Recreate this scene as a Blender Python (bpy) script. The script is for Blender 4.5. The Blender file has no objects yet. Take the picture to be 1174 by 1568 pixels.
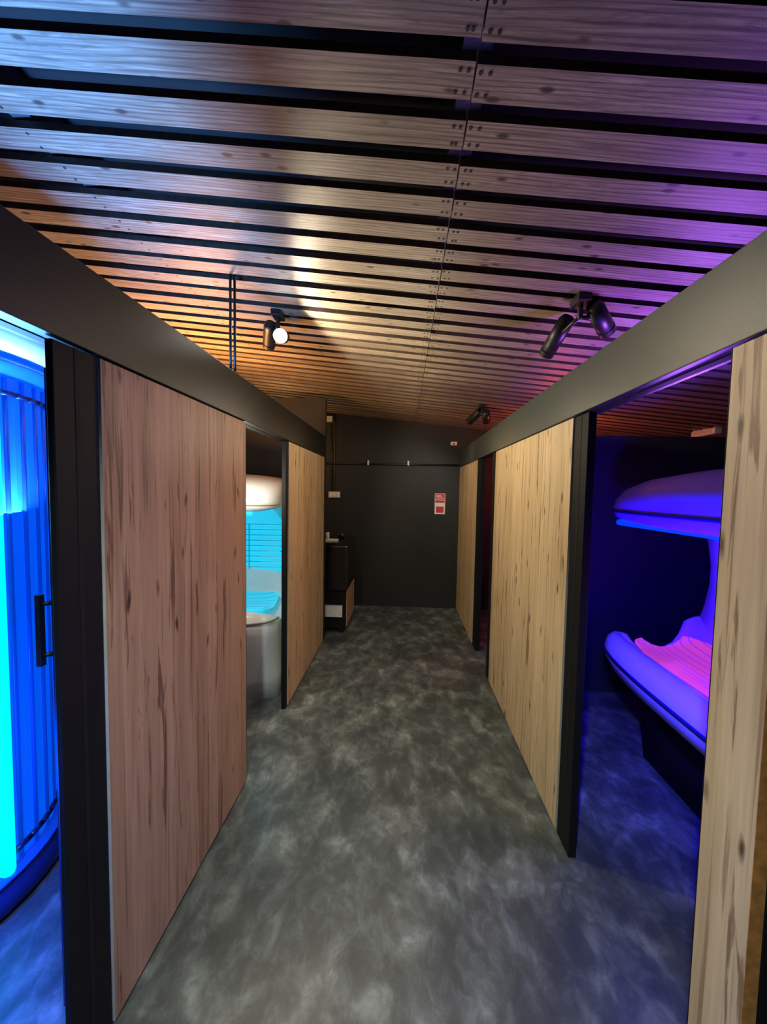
import bpy, bmesh, math, random
from mathutils import Vector, Matrix
random.seed(7)
S=bpy.context.scene
S.view_settings.view_transform='Standard'
S.view_settings.look='None'

# ---------------------------------------------------------------- materials
def mat(name, col=(0.5,0.5,0.5), rough=0.5, metal=0.0, emis=None, es=0.0, noise=0.08, nscale=20, bump=0.0, spec=0.5):
    m=bpy.data.materials.new(name); m.use_nodes=True
    nt=m.node_tree; b=nt.nodes['Principled BSDF']
    b.inputs['Roughness'].default_value=rough; b.inputs['Metallic'].default_value=metal
    b.inputs['Specular IOR Level'].default_value=spec
    tc=nt.nodes.new('ShaderNodeTexCoord'); nz=nt.nodes.new('ShaderNodeTexNoise')
    nz.inputs['Scale'].default_value=nscale; nz.inputs['Detail'].default_value=4
    nt.links.new(tc.outputs['Object'],nz.inputs['Vector'])
    r=nt.nodes.new('ShaderNodeValToRGB')
    r.color_ramp.elements[0].position=0.3; r.color_ramp.elements[1].position=0.7
    r.color_ramp.elements[0].color=tuple(c*(1-noise) for c in col)+(1,)
    r.color_ramp.elements[1].color=tuple(min(1,c*(1+noise)) for c in col)+(1,)
    nt.links.new(nz.outputs['Fac'],r.inputs['Fac']); nt.links.new(r.outputs['Color'],b.inputs['Base Color'])
    if emis:
        b.inputs['Emission Color'].default_value=tuple(emis)+(1,); b.inputs['Emission Strength'].default_value=es
    if bump:
        bp=nt.nodes.new('ShaderNodeBump'); bp.inputs['Strength'].default_value=bump; bp.inputs['Distance'].default_value=0.01
        nt.links.new(nz.outputs['Fac'],bp.inputs['Height']); nt.links.new(bp.outputs['Normal'],b.inputs['Normal'])
    return m

class NT:
    def __init__(s,name):
        s.m=bpy.data.materials.new(name); s.m.use_nodes=True; s.nt=s.m.node_tree; s.b=s.nt.nodes['Principled BSDF']
        s.tc=s.nt.nodes.new('ShaderNodeTexCoord')
    def L(s,a,b): s.nt.links.new(a,b)
    def N(s,t): return s.nt.nodes.new(t)
    def map(s,scale,loc=(0,0,0),src=None,rot=(0,0,0)):
        n=s.N('ShaderNodeMapping'); n.inputs['Scale'].default_value=scale; n.inputs['Location'].default_value=loc; n.inputs['Rotation'].default_value=rot
        s.L(src or s.tc.outputs['Object'],n.inputs['Vector']); return n.outputs['Vector']
    def noise(s,vec,scale=1,detail=4,rough=0.5,dist=0):
        n=s.N('ShaderNodeTexNoise'); n.inputs['Scale'].default_value=scale; n.inputs['Detail'].default_value=detail
        n.inputs['Roughness'].default_value=rough; n.inputs['Distortion'].default_value=dist; s.L(vec,n.inputs['Vector']); return n.outputs['Fac']
    def ramp(s,fac,stops):
        n=s.N('ShaderNodeValToRGB'); e=n.color_ramp.elements
        while len(e)<len(stops): e.new(0.5)
        for i,(p,c) in enumerate(stops):
            e[i].position=p; e[i].color=(c if isinstance(c,tuple) else (c,c,c))+(1,)
        s.L(fac,n.inputs['Fac']); return n.outputs['Color']
    def mix(s,fac,a,b,mode='MIX'):
        n=s.N('ShaderNodeMix'); n.data_type='RGBA'; n.blend_type=mode
        if isinstance(fac,float): n.inputs[0].default_value=fac
        else: s.L(fac,n.inputs[0])
        for v,i in ((a,6),(b,7)):
            if isinstance(v,tuple): n.inputs[i].default_value=v+(1,)
            else: s.L(v,n.inputs[i])
        return n.outputs[2]
    def math(s,op,a,b=None):
        n=s.N('ShaderNodeMath'); n.operation=op
        for v,i in ((a,0),(b,1)):
            if v is None: continue
            if isinstance(v,(int,float)): n.inputs[i].default_value=v
            else: s.L(v,n.inputs[i])
        return n.outputs[0]
    def bump(s,h,st=0.2,d=0.01):
        n=s.N('ShaderNodeBump'); n.inputs['Strength'].default_value=st; n.inputs['Distance'].default_value=d
        s.L(h,n.inputs['Height']); s.L(n.outputs['Normal'],s.b.inputs['Normal'])

def laminate(name,light,dark,knot):
    t=NT(name)
    a=t.noise(t.map((9,9,0.8)),1,6,0.6,0.6)
    c=t.ramp(a,[(0.3,dark),(0.5,light),(0.75,tuple(x*0.86 for x in light))])
    sx=t.N('ShaderNodeSeparateXYZ'); t.L(t.tc.outputs['Object'],sx.inputs[0])
    band=t.math('FLOOR',t.math('DIVIDE',sx.outputs[1],0.085))
    wn=t.N('ShaderNodeTexWhiteNoise'); wn.noise_dimensions='1D'; t.L(band,wn.inputs['W'])
    bv=t.ramp(wn.outputs['Value'],[(0,(0.86,0.84,0.82)),(1,(1.05,1.05,1.05))])
    c=t.mix(1.0,c,bv,'MULTIPLY')
    f=t.noise(t.map((60,60,2.0)),1,4,0.6,0.3)
    c=t.mix(1.0,c,t.ramp(f,[(0.3,0.82),(0.65,1.04)]),'MULTIPLY')
    k=t.noise(t.map((24,24,1.7),(3.3,1.7,0.2)),1,4,0.6,1.1)
    c=t.mix(t.math('MULTIPLY',t.ramp(k,[(0.59,0.0),(0.66,1.0)]),0.8),c,knot)
    k2=t.noise(t.map((70,70,1.2),(7.3,0.7,4.2)),1,2,0.5,0.4)
    c=t.mix(t.math('MULTIPLY',t.ramp(k2,[(0.60,0.0),(0.68,1.0)]),0.55),c,knot)
    # small spindle knots on a warped grid
    wob=t.N('ShaderNodeVectorMath'); wob.operation='ADD'
    nz=t.N('ShaderNodeTexNoise'); nz.inputs['Scale'].default_value=6; t.L(t.tc.outputs['Object'],nz.inputs['Vector'])
    sc=t.N('ShaderNodeVectorMath'); sc.operation='SCALE'; sc.inputs['Scale'].default_value=0.05; t.L(nz.outputs['Color'],sc.inputs[0])
    t.L(t.tc.outputs['Object'],wob.inputs[0]); t.L(sc.outputs[0],wob.inputs[1])
    vo=t.N('ShaderNodeTexVoronoi'); vo.inputs['Scale'].default_value=1.0; t.L(t.map((0.01,12,3.4),src=wob.outputs[0]),vo.inputs['Vector'])
    c=t.mix(t.math('MULTIPLY',t.ramp(vo.outputs['Distance'],[(0.05,1.0),(0.15,0.0)]),0.95),c,tuple(x*.5 for x in knot))
    t.L(c,t.b.inputs['Base Color']); t.b.inputs['Roughness'].default_value=0.5
    t.bump(f,0.08,0.002)
    return t.m
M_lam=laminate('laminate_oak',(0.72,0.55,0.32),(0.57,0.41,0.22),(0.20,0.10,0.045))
M_lam_warmlit=laminate('laminate_oak_warmlit',(0.57,0.35,0.215),(0.43,0.245,0.145),(0.12,0.047,0.028))  # same oak as M_lam, reddened to paint in the light on the left door

def slatmat():
    t=NT('stained_pine_slats')
    sx=t.N('ShaderNodeSeparateXYZ'); t.L(t.tc.outputs['Object'],sx.inputs[0])
    idx=t.math('FLOOR',t.math('DIVIDE',t.math('SUBTRACT',sx.outputs[1],0.91),0.133))
    side=t.math('GREATER_THAN',sx.outputs[0],0.15)
    idn=t.math('ADD',t.math('MULTIPLY',idx,7.31),t.math('MULTIPLY',side,3.77))
    wn=t.N('ShaderNodeTexWhiteNoise'); wn.noise_dimensions='1D'; t.L(idn,wn.inputs['W'])
    cm=t.N('ShaderNodeCombineXYZ'); t.L(t.math('ADD',sx.outputs[0],t.math('MULTIPLY',wn.outputs['Value'],37.0)),cm.inputs[0]); t.L(sx.outputs[1],cm.inputs[1]); t.L(sx.outputs[2],cm.inputs[2])
    src=cm.outputs[0]
    a=t.noise(t.map((1.6,30,3),src=src),1,6,0.6,1.4)
    c=t.ramp(a,[(0.30,(0.165,0.135,0.10)),(0.47,(0.32,0.27,0.21)),(0.52,(0.22,0.18,0.135)),(0.60,(0.36,0.305,0.24)),(0.75,(0.42,0.36,0.285))])
    g=t.noise(t.map((4,170,10),src=src),1,3,0.5,0.5)
    c=t.mix(1.0,c,t.ramp(g,[(0.3,0.66),(0.7,1.15)]),'MULTIPLY')
    wv=t.N('ShaderNodeTexWave'); wv.bands_direction='Y'; wv.inputs['Scale'].default_value=1.0; wv.inputs['Distortion'].default_value=9; wv.inputs['Detail'].default_value=2; wv.inputs['Detail Scale'].default_value=0.7
    t.L(t.map((2.2,22,1),src=src),wv.inputs['Vector'])
    c=t.mix(1.0,c,t.ramp(wv.outputs['Fac'],[(0.0,0.58),(0.5,1.05)]),'MULTIPLY')
    vo=t.N('ShaderNodeTexVoronoi'); vo.inputs['Scale'].default_value=1.0; t.L(t.map((6.5,15,0.01),src=src),vo.inputs['Vector'])
    kn=t.ramp(vo.outputs['Distance'],[(0.08,1.0),(0.16,0.0)])
    c=t.mix(t.math('MULTIPLY',kn,0.92),c,(0.03,0.02,0.014))
    v=t.ramp(wn.outputs['Value'],[(0,(0.75,0.73,0.71)),(1,(1.1,1.1,1.1))])
    c=t.mix(1.0,c,v,'MULTIPLY')
    t.L(c,t.b.inputs['Base Color']); t.b.inputs['Roughness'].default_value=0.5; t.b.inputs['Specular IOR Level'].default_value=0.35
    t.bump(g,0.15,0.003)
    return t.m
M_slat=slatmat()
M_slatedge=mat('stained_slat_edge',(0.06,0.038,0.027),0.6,nscale=40,noise=0.3)

def concrete():
    t=NT('polished_concrete')
    a=t.noise(t.map((1.1,1.1,1)),1,3,0.5,0.3)
    b=t.noise(t.map((6.0,4.2,1),(3,1,0),rot=(0,0,0.8)),1,5,0.55,0.5)
    b2=t.noise(t.map((13,9,1),(1,5,0),rot=(0,0,0.6)),1,6,0.65,0.5)
    f=t.noise(t.map((90,90,1)),1,4,0.7,0)
    c=t.ramp(b,[(0.37,(0.056,0.067,0.067)),(0.51,(0.082,0.096,0.094)),(0.66,(0.165,0.185,0.172))])
    c=t.mix(1.0,c,t.ramp(b2,[(0.41,0.82),(0.51,1.0),(0.62,1.5)]),'MULTIPLY')
    c=t.mix(1.0,c,t.ramp(a,[(0.35,0.75),(0.65,1.2)]),'MULTIPLY')
    c=t.mix(1.0,c,t.ramp(f,[(0.3,0.90),(0.7,1.09)]),'MULTIPLY')
    t.L(c,t.b.inputs['Base Color'])
    t.L(t.ramp(b,[(0.3,0.42),(0.7,0.30)]),t.b.inputs['Roughness'])
    t.bump(f,0.03,0.002)
    return t.m
M_floor=concrete()
M_black=mat('matte_black_paint',(0.011,0.011,0.012),0.7,nscale=3,noise=0.25,spec=0.25)
M_wallb=mat('charcoal_wall_paint',(0.020,0.0215,0.0225),0.6,nscale=1.5,noise=0.2,spec=0.35)
M_beamL=mat('powder_coated_steel_shaded',(0.009,0.011,0.011),0.32,nscale=500,noise=0.35,bump=0.12,spec=0.5)  # beam steel darkened: shade of the left beam put into the colour
M_beamR=mat('powder_coated_steel_lit',(0.050,0.064,0.062),0.36,nscale=500,noise=0.35,bump=0.12,spec=0.6)  # same beam steel, lightened for the lamplight on the right beam
M_post=mat('black_aluminium_post',(0.008,0.008,0.009),0.6,nscale=30,spec=0.2)
M_edge=mat('pale_edge_band',(0.45,0.40,0.33),0.5)
M_orange=mat('orange_wood_edge',(0.45,0.19,0.05),0.5,nscale=40,noise=0.3)
M_joist=mat('joist_dark',(0.06,0.065,0.08),0.5)
M_plate=mat('galvanised_joint_plate',(0.20,0.21,0.25),0.45,metal=0.3,nscale=60,noise=0.3)
M_screw=mat('dark_screw',(0.015,0.012,0.01),0.5)
M_fix=mat('fixture_black',(0.010,0.010,0.011),0.4)
M_lens=mat('lamp_lens_lit',(1,1,1),0.3,emis=(1,0.97,0.9),es=60)
M_lensoff=mat('lamp_lens_dim',(0.8,0.8,0.85),0.3,emis=(0.9,0.9,1),es=1.2)
M_white=mat('gloss_white_shell',(0.85,0.83,0.79),0.22,noise=0.03)
M_cream=mat('cream_plastic',(0.6,0.57,0.45),0.4,noise=0.03)
M_cable=mat('brown_cable',(0.10,0.08,0.06),0.5)
M_blueem=mat('blue_uv_tube',(0.02,0.02,0.3),0.3,emis=(0.0,0.02,1.0),es=2.5)
M_mag=mat('magenta_uv_tube',(0.3,0.02,0.2),0.3,emis=(0.75,0.04,0.55),es=0.9)
M_cyan=mat('cyan_uv_tube',(0.02,0.3,0.3),0.3,emis=(0.02,0.50,0.78),es=1.0)
M_cyanb=mat('cyan_bright_tube',(0.02,0.3,0.3),0.3,emis=(0.0,0.85,0.70),es=1.3)
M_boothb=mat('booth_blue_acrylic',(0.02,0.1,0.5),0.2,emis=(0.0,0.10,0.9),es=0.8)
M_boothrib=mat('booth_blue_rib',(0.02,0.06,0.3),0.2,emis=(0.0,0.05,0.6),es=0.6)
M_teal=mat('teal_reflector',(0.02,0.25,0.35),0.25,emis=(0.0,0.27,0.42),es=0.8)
M_navy=mat('navy_metal',(0.02,0.03,0.12),0.3,metal=0.4)
M_red=mat('sign_red',(0.55,0.03,0.04),0.5)
M_signw=mat('sign_white',(0.75,0.75,0.75),0.5)
M_film=mat('black_film_wrap',(0.01,0.01,0.011),0.18,nscale=9,bump=0.8)
M_bluelit=mat('sunbed_white_shell_bluelit',(0.42,0.44,0.68),0.22,noise=0.03)  # white shell with the blue cabin light mixed into its colour
def acrylic(name,axis,c0,c1,cl,st):
    t=NT(name); sx=t.N('ShaderNodeSeparateXYZ'); t.L(t.tc.outputs['Object'],sx.inputs[0])
    v=t.math('FRACT',t.math('MULTIPLY',sx.outputs[axis],1/0.047))
    line=t.ramp(v,[(0.0,1.0),(0.10,0.0),(0.90,0.0),(1.0,1.0)])
    n=t.noise(t.map((1.5,1.5,1.5)),1,2,0.5,0)
    c=t.ramp(n,[(0.35,c0),(0.65,c1)])
    c=t.mix(line,c,cl)
    t.L(c,t.b.inputs['Emission Color']); t.b.inputs['Emission Strength'].default_value=st
    t.b.inputs['Base Color'].default_value=(0.1,0.1,0.15,1); t.b.inputs['Roughness'].default_value=0.15
    return t.m
M_acm=acrylic('magenta_acrylic',0,(0.30,0.03,0.62),(0.70,0.05,0.25),(0.15,0.02,0.7),0.8)
M_acc=acrylic('cyan_acrylic',1,(0.02,0.5,0.72),(0.02,0.6,0.8),(0.0,0.22,0.4),0.9)

# ---------------------------------------------------------------- mesh builder
class MB:
    def __init__(s): s.v=[]; s.f=[]; s.m=[]; s.mats=[]; s.sm=[]
    def mi(s,m):
        if m not in s.mats: s.mats.append(m)
        return s.mats.index(m)
    def add(s,vs,fs,m,smooth=False):
        o=len(s.v); s.v+= [tuple(v) for v in vs]
        for i,f in enumerate(fs):
            mm=m[i] if isinstance(m,list) else m
            s.f.append([o+j for j in f]); s.m.append(s.mi(mm)); s.sm.append(smooth)
    def box(s,a,b,m):
        x0,y0,z0=[min(a[i],b[i]) for i in range(3)]; x1,y1,z1=[max(a[i],b[i]) for i in range(3)]
        vs=[(x0,y0,z0),(x1,y0,z0),(x1,y1,z0),(x0,y1,z0),(x0,y0,z1),(x1,y0,z1),(x1,y1,z1),(x0,y1,z1)]
        s.add(vs,[(0,3,2,1),(4,5,6,7),(0,1,5,4),(1,2,6,5),(2,3,7,6),(3,0,4,7)],m)
    def cyl(s,p,q,r,m,n=16,r2=None,capm=None):
        p=Vector(p);q=Vector(q); d=(q-p).normalized(); r2=r if r2 is None else r2
        a=d.orthogonal().normalized(); b=d.cross(a)
        vs=[]
        for c,rr in ((p,r),(q,r2)):
            for i in range(n):
                t=2*math.pi*i/n; vs.append(c+a*math.cos(t)*rr+b*math.sin(t)*rr)
        s.add(vs,[(i,(i+1)%n,n+(i+1)%n,n+i) for i in range(n)],m,True)
        s.add(vs[:n],[list(range(n))[::-1]],m); s.add(vs[n:],[list(range(n))],capm or m)
    def loft(s,secs,m,segm=None,cap=True,smooth=True,closed=True):
        n=len(secs[0])
        for j in range(n if closed else n-1):
            mm=(segm or {}).get(j,m)
            for i in range(len(secs)-1):
                A=secs[i];B=secs[i+1]; k=(j+1)%n
                s.add([A[j],A[k],B[k],B[j]],[(0,1,2,3)],mm,smooth)
        if cap and closed:
            s.add(secs[0],[list(range(n))],m); s.add(secs[-1],[list(range(n))[::-1]],m)
    def obj(s,name,parent=None,bevel=0,merge=True):
        me=bpy.data.meshes.new(name); me.from_pydata(s.v,[],s.f)
        for m in s.mats: me.materials.append(m)
        for i,p in enumerate(me.polygons): p.material_index=s.m[i]; p.use_smooth=s.sm[i]
        bm=bmesh.new(); bm.from_mesh(me)
        if merge: bmesh.ops.remove_doubles(bm,verts=bm.verts,dist=1e-5)
        bmesh.ops.recalc_face_normals(bm,faces=bm.faces); bm.to_mesh(me); bm.free()
        o=bpy.data.objects.new(name,me); S.collection.objects.link(o)
        if bevel:
            b=o.modifiers.new('bevel','BEVEL'); b.width=bevel; b.segments=2; b.limit_method='ANGLE'
        if parent: o.parent=parent
        return o
EMPTIES=[]
def empty(name):
    e=bpy.data.objects.new(name,None); S.collection.objects.link(e); e.empty_display_size=0.1; EMPTIES.append(e); return e

XL,XR=-0.8695,0.7939
ZB,ZT=2.0736,2.298
YB=5.442
WL,WR,YF=-3.1,3.1,-1.6
def cz(x): return 2.714-0.108*x

# ---------------------------------------------------------------- room shell
b=MB(); b.box((WL-.1,YF-.1,-0.1),(WR+.1,YB+.1,0),M_floor); b.obj('floor')
def wall(name,a,c,m=M_wallb):
    b=MB(); b.box(a,c,m); return b.obj(name)
wall('wall_back',(WL-.1,YB,0),(WR+.1,YB+.1,3.3))
wall('wall_front',(WL-.1,YF-.1,0),(WR+.1,YF,3.3))
wall('wall_left',(WL-.1,YF,0),(WL,YB,3.3))
wall('wall_right',(WR,YF,0),(WR+.1,YB,3.3))
b=MB(); z0,z1=cz(WL-.1)+0.14,cz(WR+.1)+0.14
b.add([(WL-.1,YF-.1,z0),(WR+.1,YF-.1,z1),(WR+.1,YB+.1,z1),(WL-.1,YB+.1,z0),(WL-.1,YF-.1,z0+.08),(WR+.1,YF-.1,z1+.08),(WR+.1,YB+.1,z1+.08),(WL-.1,YB+.1,z0+.08)],
 [(0,1,2,3),(4,7,6,5),(0,4,5,1),(1,5,6,2),(2,6,7,3),(3,7,4,0)],M_black)
b.obj('ceiling')
ce=empty('ceiling_slats')
b=MB(); sc=MB()
k0=int((YF-0.93)/0.133)
y=0.93+0.133*k0
joists=[-2.75,-1.25,0.15,1.45,2.75]
while y<YB-0.1:
    for (xa,xb) in ((WL,0.1475),(0.1525,WR)):
        dy=random.uniform(-.005,.005); dz=random.uniform(-.002,.002); w=0.086
        ya,yb=y+dy,y+dy+w; sk=random.uniform(-.003,.003)
        vs=[]
        for zz in (0,0.024):
            for (xx,yy) in ((xa,ya-sk),(xb,ya+sk),(xb,yb+sk),(xa,yb-sk)): vs.append((xx,yy,cz(xx)+zz+dz))
        b.add(vs,[(0,3,2,1),(4,5,6,7),(0,1,5,4),(1,2,6,5),(2,3,7,6),(3,0,4,7)],[M_slat,M_slat,M_slatedge,M_slat,M_slatedge,M_slat])
        for j in joists:
            if j==0.15: xs=[xa+0.014,xa+0.034] if xa>0 else [xb-0.014,xb-0.034]
            elif xa<j<xb: xs=[j]
            else: xs=[]
            for x in xs:
                for yy in (ya+0.018,yb-0.018):
                    xx=x+random.uniform(-.005,.005)
                    sc.cyl((xx,yy,cz(xx)-0.0015+dz),(xx,yy,cz(xx)+0.004),0.0048,M_screw,8)
    y+=0.133
b.obj('slats',ce,merge=False); sc.obj('screws',ce,merge=False)
b=MB()
for j in joists:
    z=cz(j)+0.034; b.box((j-.03,YF,z),(j+.03,YB,z+.10),M_joist)
    if j==0.15: b.box((j-.034,YF,z-.005),(j+.034,YB,z-.001),M_plate)
b.obj('joists',ce)

HP=2.2
wall('wall_partition_left_near',(WL,1.97,0),(-0.95,2.02,HP),M_black)
wall('wall_partition_left_far',(WL,4.10,0),(XL-.005,4.16,2.72),M_wallb)
wall('wall_partition_right_near',(0.90,3.24,0),(WR,3.30,HP),M_wallb)
wall('wall_partition_left_rear',(WL,-0.1,0),(-0.97,-0.05,HP),M_black)
wall('wall_partition_right_rear',(0.95,0.15,0),(WR,0.2,HP),M_black)

def beam(side,y0,y1):
    e=empty('sliding_door_track_beam')
    x0=XL if side<0 else XR
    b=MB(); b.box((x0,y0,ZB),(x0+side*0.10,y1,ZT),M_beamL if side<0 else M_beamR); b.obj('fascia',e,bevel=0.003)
    b=MB(); b.box((x0+side*.045,y0,ZB-.003),(x0+side*.075,y1,ZB+.001),M_post); b.obj('roller_slot',e)
    return e
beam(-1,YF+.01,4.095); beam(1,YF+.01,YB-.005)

def door(side,y0,y1,m=M_lam,edge=M_edge):
    e=empty('sliding_door')
    x0=(XL-.006) if side<0 else (XR+.006); x1=x0+side*0.03
    b=MB(); b.box((x0,y0,0.012),(x1,y1,ZB-.006),m); b.obj('panel',e,bevel=0.0015)
    b=MB()
    b.box((x0-side*.0006,y0-.0015,0.012),(x1,y0,ZB-.006),edge)
    b.box((x0-side*.0006,y1,0.012),(x1,y1+.0015,ZB-.006),M_post)
    b.box((x0+side*.008,y0+.03,0.0),(x1-side*.008,y0+.08,0.012),M_post)
    b.box((x0+side*.008,y1-.08,0.0),(x1-side*.008,y1-.03,0.012),M_post)
    b.obj('edge_band_and_guides',e)
    return e
door(-1,1.0426,2.026,M_lam_warmlit)
door(-1,2.80,4.07)
door(1,1.8371,3.3226)
door(1,4.158,YB-.02)
door(1,0.834,0.978,M_lam,M_orange)
door(-1,-1.5,-0.1,M_lam_warmlit)
def post(x0,x1,y0,y1,z1=ZB-.006):
    e=empty('door_post')
    b=MB(); b.box((x0,y0,0),(x1,y1,z1),M_post); b.obj('profile',e,bevel=0.003)
    b=MB(); s=1 if x1>x0 else -1
    b.box((x0-.001*s,y0+(y1-y0)*.45,0),(x0+.002*s,y0+(y1-y0)*.55,z1),M_black); b.obj('seal',e)
post(XL-.012,XL-.032,0.900,1.038)
post(XL-.012,XL-.045,2.752,2.795)
post(XR+.012,XR+.048,1.70,1.832)
post(XR+.040,XR+.16,0.835,0.975)
post(XR+.012,XR+.06,3.33,3.46)
post(XR+.012,XR+.06,3.98,4.15)
post(XL-.012,XL-.06,-0.09,0.02)

# ---------------------------------------------------------------- sunbeds
def sunbed(name,T,L,tube_base,tube_can,shell,canshell,acr,undercut=False,backpanel=None):
    e=empty(name)
    if undercut:
        base=[(0.14,0.50),(0.05,0.56),(0.005,0.64),(0.0,0.70),(0.02,0.76),(0.07,0.79),(0.13,0.775),(0.20,0.70),(0.32,0.655),(0.46,0.64),(0.60,0.66),(0.72,0.71),(0.80,0.80),(0.86,0.93),(0.92,0.96),(0.96,0.90),(0.97,0.7),(0.90,0.50)]
    else:
        base=[(0.16,0.0),(0.13,0.15),(0.07,0.40),(0.015,0.58),(0.0,0.66),(0.02,0.74),(0.07,0.78),(0.13,0.765),(0.20,0.70),(0.32,0.655),(0.46,0.64),(0.60,0.66),(0.72,0.71),(0.80,0.80),(0.86,0.93),(0.92,0.96),(0.96,0.90),(0.97,0.6),(0.92,0.2),(0.88,0.0)]
    can=[(0.0,1.60),(0.02,1.68),(0.09,1.76),(0.22,1.82),(0.42,1.86),(0.65,1.87),(0.85,1.83),(0.97,1.72),(1.0,1.55),(0.96,1.40),(0.90,1.36),(0.82,1.42),(0.70,1.50),(0.52,1.55),(0.34,1.56),(0.18,1.54),(0.07,1.53),(0.02,1.55)]
    def secs(prof,cy,czz,zk,p=3.2,n=26,zmin=None):
        out=[]
        for i in range(n+1):
            t=-math.cos(math.pi*i/n); s=max(0.0,1-abs(t)**p)**(1/p); s=max(s,0.12)
            sy=0.45+0.55*s; sz=(1-zk)+zk*s
            out.append([T(t*L/2+L/2, cy+(y-cy)*sy, czz+(z-czz)*sz if not(zmin is not None and z<=zmin) else z) for (y,z) in prof])
        return out
    b=MB(); b.loft(secs(base,0.5,0.60 if undercut else .35,0.35,p=3.0,zmin=0.01),shell); b.obj('base_shell',e)
    if undercut:
        ped=[(0.30,0.0),(0.26,0.30),(0.20,0.50),(0.22,0.54),(0.80,0.54),(0.84,0.50),(0.80,0.30),(0.76,0.0)]
        b=MB(); b.loft([[T(x,y,z) for y,z in ped] for x in (0.25,0.5,L-.5,L-.25)],M_post); b.obj('pedestal',e)  # black here paints in the shade on the unlit lower bed
    b=MB(); b.loft(secs(can,0.55,1.65,0.55,p=3.0),canshell); b.obj('canopy_shell',e)
    b=MB()
    rim=[(-0.006,0.665),(-0.010,0.675),(-0.004,0.685),(0.01,0.68),(0.01,0.67)]
    b.loft(secs(rim,0.5,0.67,0.0,p=3.0),M_navy if undercut else M_cream)
    crim=[(-0.004,1.595),(-0.009,1.603),(-0.004,1.612),(0.01,1.61),(0.01,1.597)]
    b.loft(secs(crim,0.55,1.603,0.0,p=3.0),M_navy if undercut else M_cream); b.obj('rim_trim',e)
    pts=[(0.19,0.712),(0.235,0.695),(0.28,0.682),(0.325,0.670),(0.37,0.663),(0.415,0.658),(0.46,0.656),(0.505,0.660),(0.55,0.668),(0.595,0.676),(0.64,0.69),(0.685,0.71),(0.73,0.735)]
    b=MB()
    n=22; ss=[]
    for i in range(n+1):
        t=-math.cos(math.pi*i/n); s=max(0.0,1-abs(t)**3)**(1/3); sy=.5+.5*s
        ss.append([T(L/2+t*(L/2-.12),0.47+(y-.47)*sy,z+.012+.02*(1-s)) for y,z in pts])
    b.loft(ss,acr,closed=False); b.obj('acrylic_bed_surface',e)
    b=MB()
    for (y,z) in pts[:13]: b.cyl(T(0.22,y,z-.012),T(L-0.22,y,z-.012),0.016,tube_base,10)
    b.obj('bed_tubes',e)
    b=MB()
    pc=[(0.12+0.048*i, 1.528+0.026*math.sin(math.pi*min(1,i/9))-(max(0,i-9)*0.024)) for i in range(15)]
    for (y,z) in pc: b.cyl(T(0.16,y,z),T(L-0.16,y,z),0.019,tube_can,10)
    b.obj('canopy_tubes',e)
    b=MB()
    yc=0.80 if undercut else 0.93
    for xc in ((0.2,L-0.17) if undercut else (0.30,L-0.30)):
        prof=[]
        for z,w in ((0.78,0.20),(0.88,0.16),(0.98,0.12),(1.12,0.085),(1.25,0.085),(1.38,0.12),(1.50,0.17)):
            w*=0.8 if undercut else 1
            prof.append([T(xc+sx*w,yc+sy*0.04,z) for sx,sy in ((-1,-1),(1,-1),(1,1),(-1,1))])
        b.loft(prof,shell)
    b.obj('hinge_columns',e)
    if backpanel:
        b=MB(); b.box(T(0.10,0.90,0.80),T(L-0.1,0.93,1.46),M_teal)
        for i in range(11):
            z=0.86+i*0.054; b.cyl(T(0.12,0.885,z),T(L-0.12,0.885,z),0.021,backpanel,10)
        for xx in (0.14,0.5,0.9,1.3,1.7): b.box(T(xx,0.858,0.86),T(xx+.010,0.90,1.44),M_teal)
        b.obj('rear_lamp_panel',e)
    return e
sunbed('open_sunbed',lambda x,y,z:(1.30+y,0.62+x,z),2.06,M_mag,M_blueem,M_white,M_bluelit,M_acm,True)
sunbed('open_sunbed',lambda x,y,z:(-0.985-x,2.66+y,z if z<1.0 else 1.0+(z-1.0)*0.97),2.0,M_cyan,M_cyan,M_white,M_white,M_acc,False,M_cyan)

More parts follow.
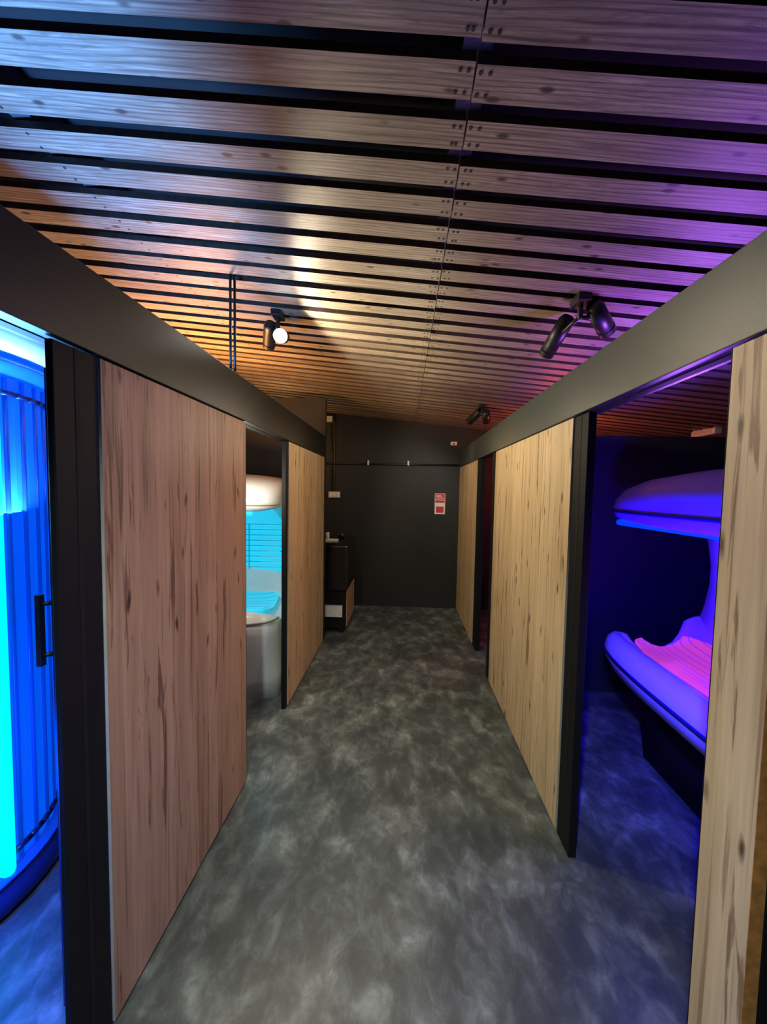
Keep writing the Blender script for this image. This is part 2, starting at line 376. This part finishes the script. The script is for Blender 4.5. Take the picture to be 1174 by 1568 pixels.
# ---------------------------------------------------------------- stand-up tanning booth
def booth():
    e=empty('standup_tanning_booth'); cx,cy=-2.05,1.36
    def P(phi,r,z): a=math.radians(phi); return (cx+r*math.cos(a),cy+r*math.sin(a),z)
    n=48
    def ring(b,r,z0,z1,m,r1=None):
        r1=r1 or r
        b.loft([[P(i*360/n,rr,zz) for i in range(n)] for rr,zz in ((r*0.93,z0),(r,z0+.03),(r1,z1-.03),(r1*0.93,z1))],m)
    b=MB(); ring(b,0.55,0.0,0.10,M_navy); ring(b,0.52,0.10,0.15,M_boothrib); b.obj('base_plinth',e)
    b=MB(); ring(b,0.60,2.20,2.36,M_white); b.obj('roof_canopy',e)
    b=MB(); ring(b,0.55,2.13,2.20,M_boothb); b.obj('roof_light_band',e)
    b=MB()
    a0,a1=1,280; seg=36
    for i in range(seg):
        p0=a0+(a1-a0)*i/seg; p1=a0+(a1-a0)*(i+1)/seg
        vs=[P(p0,.485,.13),P(p1,.485,.13),P(p1,.485,2.13),P(p0,.485,2.13),P(p0,.46,.13),P(p1,.46,.13),P(p1,.46,2.13),P(p0,.46,2.13)]
        b.add(vs,[(0,1,2,3),(4,7,6,5),(0,4,5,1),(3,2,6,7),(0,3,7,4),(1,5,6,2)],M_boothb)
    b.obj('curved_shell',e)
    b=MB()
    p=a0+3
    while p<a1: b.cyl(P(p,.485,.14),P(p,.485,2.12),0.009,M_boothrib,8); p+=9.0
    for zz in (0.2,2.06):
        for i in range(seg):
            b.cyl(P(a0+(a1-a0)*i/seg,.49,zz),P(a0+(a1-a0)*(i+1)/seg,.49,zz),0.012,M_navy,8)
    b.obj('outer_ribs',e)
    b=MB()
    p=a0+8
    while p<a1: b.cyl(P(p,.425,.16),P(p,.425,2.10),0.02,M_cyanb,10); p+=6.5
    b.cyl(P(-2.5,.475,.13),P(-2.5,.475,2.13),0.032,M_cyanb,12)
    b.obj('lamp_tubes',e)
booth()
e=empty('cabin_glass_door')
b=MB(); b.box((-1.075,1.07,0.0),(-1.045,1.12,2.05),M_navy); b.obj('leaf_edge',e)
b=MB(); b.box((-1.06,1.12,0.0),(-1.045,1.90,2.05),M_navy); b.obj('leaf',e)
b=MB(); b.box((-1.103,1.045,1.15),(-1.087,1.061,1.37),M_fix)
for z in (1.18,1.34): b.cyl((-1.095,1.055,z),(-1.073,1.078,z),0.007,M_fix)
b.obj('handle',e)

# ---------------------------------------------------------------- ceiling spotlights
def spot(base,heads,lit=None,name='twin_ceiling_spotlight'):
    e=empty(name); x,y,z=base
    b=MB(); b.box((x-.03,y-.05,z-.035),(x+.03,y+.05,z+.005),M_fix); b.cyl((x,y,z-.1),(x,y,z-.03),0.012,M_fix); b.obj('ceiling_mount',e,bevel=.003)
    for i,(p,q) in enumerate(heads):
        p=Vector(p);q=Vector(q);d=(q-p).normalized()
        b=MB(); b.cyl(p,q,0.040,M_fix,24); b.cyl(p-d*.02,p,0.03,M_fix,24,r2=.040)
        b.cyl(q-d*.03,q-d*.025,0.0415,M_post,24)
        b.cyl(q,q+d*.004,0.040 if lit==i else .032,M_lens if lit==i else M_lensoff,24)
        m=(p+q)/2; b.cyl(m,(x,y,z-.09),0.010,M_fix,10)
        b.obj('lamp_head_%d'%(i+1),e)
spot((0.81,1.84,cz(.81)),[((.80,1.97,2.575),(.765,2.13,2.47)),((.87,1.83,2.575),(.985,1.93,2.505))])
spot((0.80,4.00,cz(.8)),[((.78,4.03,2.56),(.70,4.16,2.48)),((.84,3.98,2.55),(.88,4.12,2.48))])
spot((-0.80,2.33,cz(-.8)),[((-.79,2.40,2.68),(-.755,2.24,2.62)),((-.86,2.36,2.73),(-.92,2.50,2.66))],lit=0)
e=empty('beam_suspension_rods')
b=MB()
for yy in (1.955,2.005): b.cyl((-0.925,yy,ZT+.005),(-0.925,yy,cz(-.925)+.03),0.007,M_fix,10)
b.box((-.95,1.93,ZT),(-.90,2.03,ZT+.012),M_fix); b.obj('rods',e)

# ---------------------------------------------------------------- back-wall fittings
b=MB(); b.cyl((-1.3,YB-.02,2.10),(XR-.01,YB-.02,2.10),0.012,M_fix,12)
for x in (-.52,.06): b.box((x-.012,YB-.035,2.085),(x+.012,YB,2.15),M_cream)
b.obj('wall_conduit')
b=MB(); b.box((.455,YB-.006,1.39),(.605,YB,1.69),M_signw)
b.box((.462,YB-.009,1.60),(.598,YB-.005,1.685),M_red); b.box((.462,YB-.009,1.555),(.598,YB-.005,1.59),M_red)
b.box((.475,YB-.009,1.41),(.585,YB-.005,1.50),M_red)
for i in range(3): b.box((.475,YB-.011,1.615+i*.022),(.585-.02*i,YB-.008,1.623+i*.022),M_signw)
b.obj('wall_notice_sign')
b=MB(); b.box((-1.10,YB-.03,1.60),(-.93,YB,1.69),M_cream)
for i in range(3): b.box((-1.09+i*.053,YB-.036,1.612),(-1.045+i*.053,YB-.028,1.678),M_signw)
b.obj('light_switch_panel',bevel=.002)
b=MB(); b.cyl((-1.02,YB-.015,1.69),(-1.02,YB-.015,2.75),0.005,M_cable,8); b.cyl((-1.05,YB-.015,1.69),(-1.07,YB-.015,2.75),0.005,M_fix,8); b.obj('switch_cable')
b=MB(); b.box((-1.20,YB-.06,2.70),(-1.05,YB,2.78),M_cream); b.box((-1.18,YB-.065,2.715),(-1.12,YB-.058,2.765),M_signw); b.obj('junction_box',bevel=.004)
b=MB(); b.box((.66,YB-.05,2.38),(.75,YB,2.43),M_signw); b.cyl((.70,YB-.06,2.40),(.70,YB-.045,2.40),0.012,M_fix); b.obj('motion_sensor',bevel=.006)
b=MB(); b.box((WR-.07,3.85,2.33),(WR,4.15,2.42),M_signw); b.box((WR-.075,3.88,2.345),(WR-.068,4.12,2.40),M_cream); b.obj('emergency_light',bevel=.006)

e=empty('wrapped_cabinet')
b=MB(); b.box((-1.22,4.30,.52),(-.64,5.06,1.06),M_film); b.obj('upper_body',e,bevel=.02)
b=MB(); b.box((-1.20,4.33,.06),(-.66,5.02,.52),M_post); b.box((-.66,4.36,.08),(-.648,5.00,.50),M_lam_warmlit); b.obj('lower_body',e,bevel=.003)
b=MB(); b.box((-1.05,4.315,.20),(-.70,4.33,.34),M_signw); b.box((-1.05,4.312,.335),(-.70,4.318,.345),M_cream); b.obj('label_box',e)
b=MB()
for x in (-1.15,-.72):
    for y in (4.38,4.97): b.cyl((x,y,0),(x,y,.06),0.025,M_fix)
b.obj('feet',e)
b=MB(); b.box((-1.20,4.33,1.06),(-.67,5.02,1.085),M_film); b.box((-1.0,4.45,1.085),(-.80,4.60,1.10),M_signw)
b.cyl((-.92,4.5,1.10),(-.92,4.5,1.19),.022,M_cream); b.cyl((-.92,4.5,1.19),(-.92,4.5,1.23),.010,M_fix); b.cyl((-.80,4.8,1.085),(-.80,4.8,1.15),.04,M_film); b.obj('top_items',e)

bpy.context.view_layer.update()
for e in EMPTIES:
    pts=[c.matrix_world@Vector(k) for c in e.children for k in c.bound_box]
    lo=[min(p[i] for p in pts) for i in range(3)]; hi=[max(p[i] for p in pts) for i in range(3)]
    e.location=((lo[0]+hi[0])/2,(lo[1]+hi[1])/2,lo[2])
    for c in e.children: c.matrix_parent_inverse=Matrix.Translation(e.location).inverted()

# ---------------------------------------------------------------- lights
def light(kind,name,loc,energy,col,target=None,size=0.1,**kw):
    l=bpy.data.lights.new(name,kind); l.energy=energy; l.color=col
    if kind=='AREA': l.size=size
    elif kind in('POINT','SPOT'): l.shadow_soft_size=size
    for k,v in kw.items(): setattr(l,k,v)
    o=bpy.data.objects.new(name,l); S.collection.objects.link(o); o.location=loc
    if target is not None:
        o.rotation_euler=(Vector(target)-Vector(loc)).to_track_quat('-Z','Y').to_euler()
    return o
light('SPOT','spot_over_aisle',(-0.25,-0.35,2.55),165,(0.84,1.0,0.95),(-0.15,1.5,0),0.05,spot_size=math.radians(75),spot_blend=0.9)
light('SPOT','spot_right_twin',(0.765,2.15,2.45),27,(1.0,0.80,0.58),(-0.9,1.6,0.9),0.04,spot_size=math.radians(95),spot_blend=0.9)
light('SPOT','spot_far',(0.70,4.18,2.46),26,(1.0,0.92,0.82),(-.2,5.3,1.2),0.04,spot_size=math.radians(100),spot_blend=0.7)
light('SPOT','lit_lamp',(-.75,2.21,2.55),64,(1.0,0.86,0.60),(.25,2.25,2.20),0.03,spot_size=math.radians(160),spot_blend=0.2)
light('POINT','aisle_bounce_fill',(-0.05,2.8,2.15),16,(1.0,0.84,0.58),None,0.25)  # added fill in mid-aisle, no fixture; evens out ceiling, doors and floor
light('POINT','aisle_far_fill',(0.1,4.3,2.2),4.5,(1.0,0.62,0.30),None,0.2)  # added fill without a fixture, warms the far ceiling
light('AREA','booth_glow',(-1.6,1.25,1.6),120,(0.12,0.38,1.0),(-1.2,1.25,2.9),0.4)
light('POINT','booth_floor_glow',(-1.45,0.95,0.6),75,(0.0,0.08,1.0),None,0.15)
light('AREA','right_sunbed_blue_fill',(0.90,1.60,1.20),60,(0.01,0.0,1.0),(1.9,1.95,1.25),0.15)  # added lamp, no source there; turns sunbed lid and rim blue
light('AREA','right_bed_magenta',(1.7,1.5,0.85),5,(0.7,0.08,0.9),(1.3,1.5,2.6),0.7)
light('AREA','right_cabin_purple',(1.4,1.9,2.0),18,(0.42,0.13,1.0),(1.25,1.9,2.9),0.25)
light('POINT','right_far_red',(1.6,4.2,2.0),26,(1.0,0.14,0.05),None,0.2)
light('POINT','right_far_blue',(1.5,3.9,0.9),3,(0.05,0.15,1.0),None,0.2)
light('AREA','left_cabin_orange',(-1.7,2.9,2.15),55,(1.0,0.42,0.12),(-1.6,2.9,3.0),0.35)
light('POINT','left_rear_orange_fill',(-1.7,4.8,2.3),14,(1.0,0.5,0.2),None,0.2)  # added unseen lamp that tints the far ceiling amber
light('POINT','left_cabin_white',(-1.1,2.3,1.75),20,(1.0,0.94,0.82),None,0.1)

w=bpy.data.worlds.new('World'); S.world=w; w.use_nodes=True
w.node_tree.nodes['Background'].inputs[0].default_value=(0.5,0.55,0.7,1); w.node_tree.nodes['Background'].inputs[1].default_value=0.02

# ---------------------------------------------------------------- camera
yaw,pitch,roll=.0529,.0544,.0177
F=Vector((-math.sin(yaw)*math.cos(pitch),math.cos(yaw)*math.cos(pitch),-math.sin(pitch)))
R0=Vector((math.cos(yaw),math.sin(yaw),0)); U0=R0.cross(F)
R=R0*math.cos(roll)+U0*math.sin(roll); U=-R0*math.sin(roll)+U0*math.cos(roll)
cam=bpy.data.cameras.new('camera'); co=bpy.data.objects.new('camera',cam); S.collection.objects.link(co)
cam.sensor_fit='VERTICAL'; cam.sensor_height=36; cam.lens=569.06/1568*36; cam.clip_start=0.02
m=Matrix((R,U,-F)).transposed().to_4x4(); m.translation=Vector((0,0,1.7)); co.matrix_world=m
S.camera=co
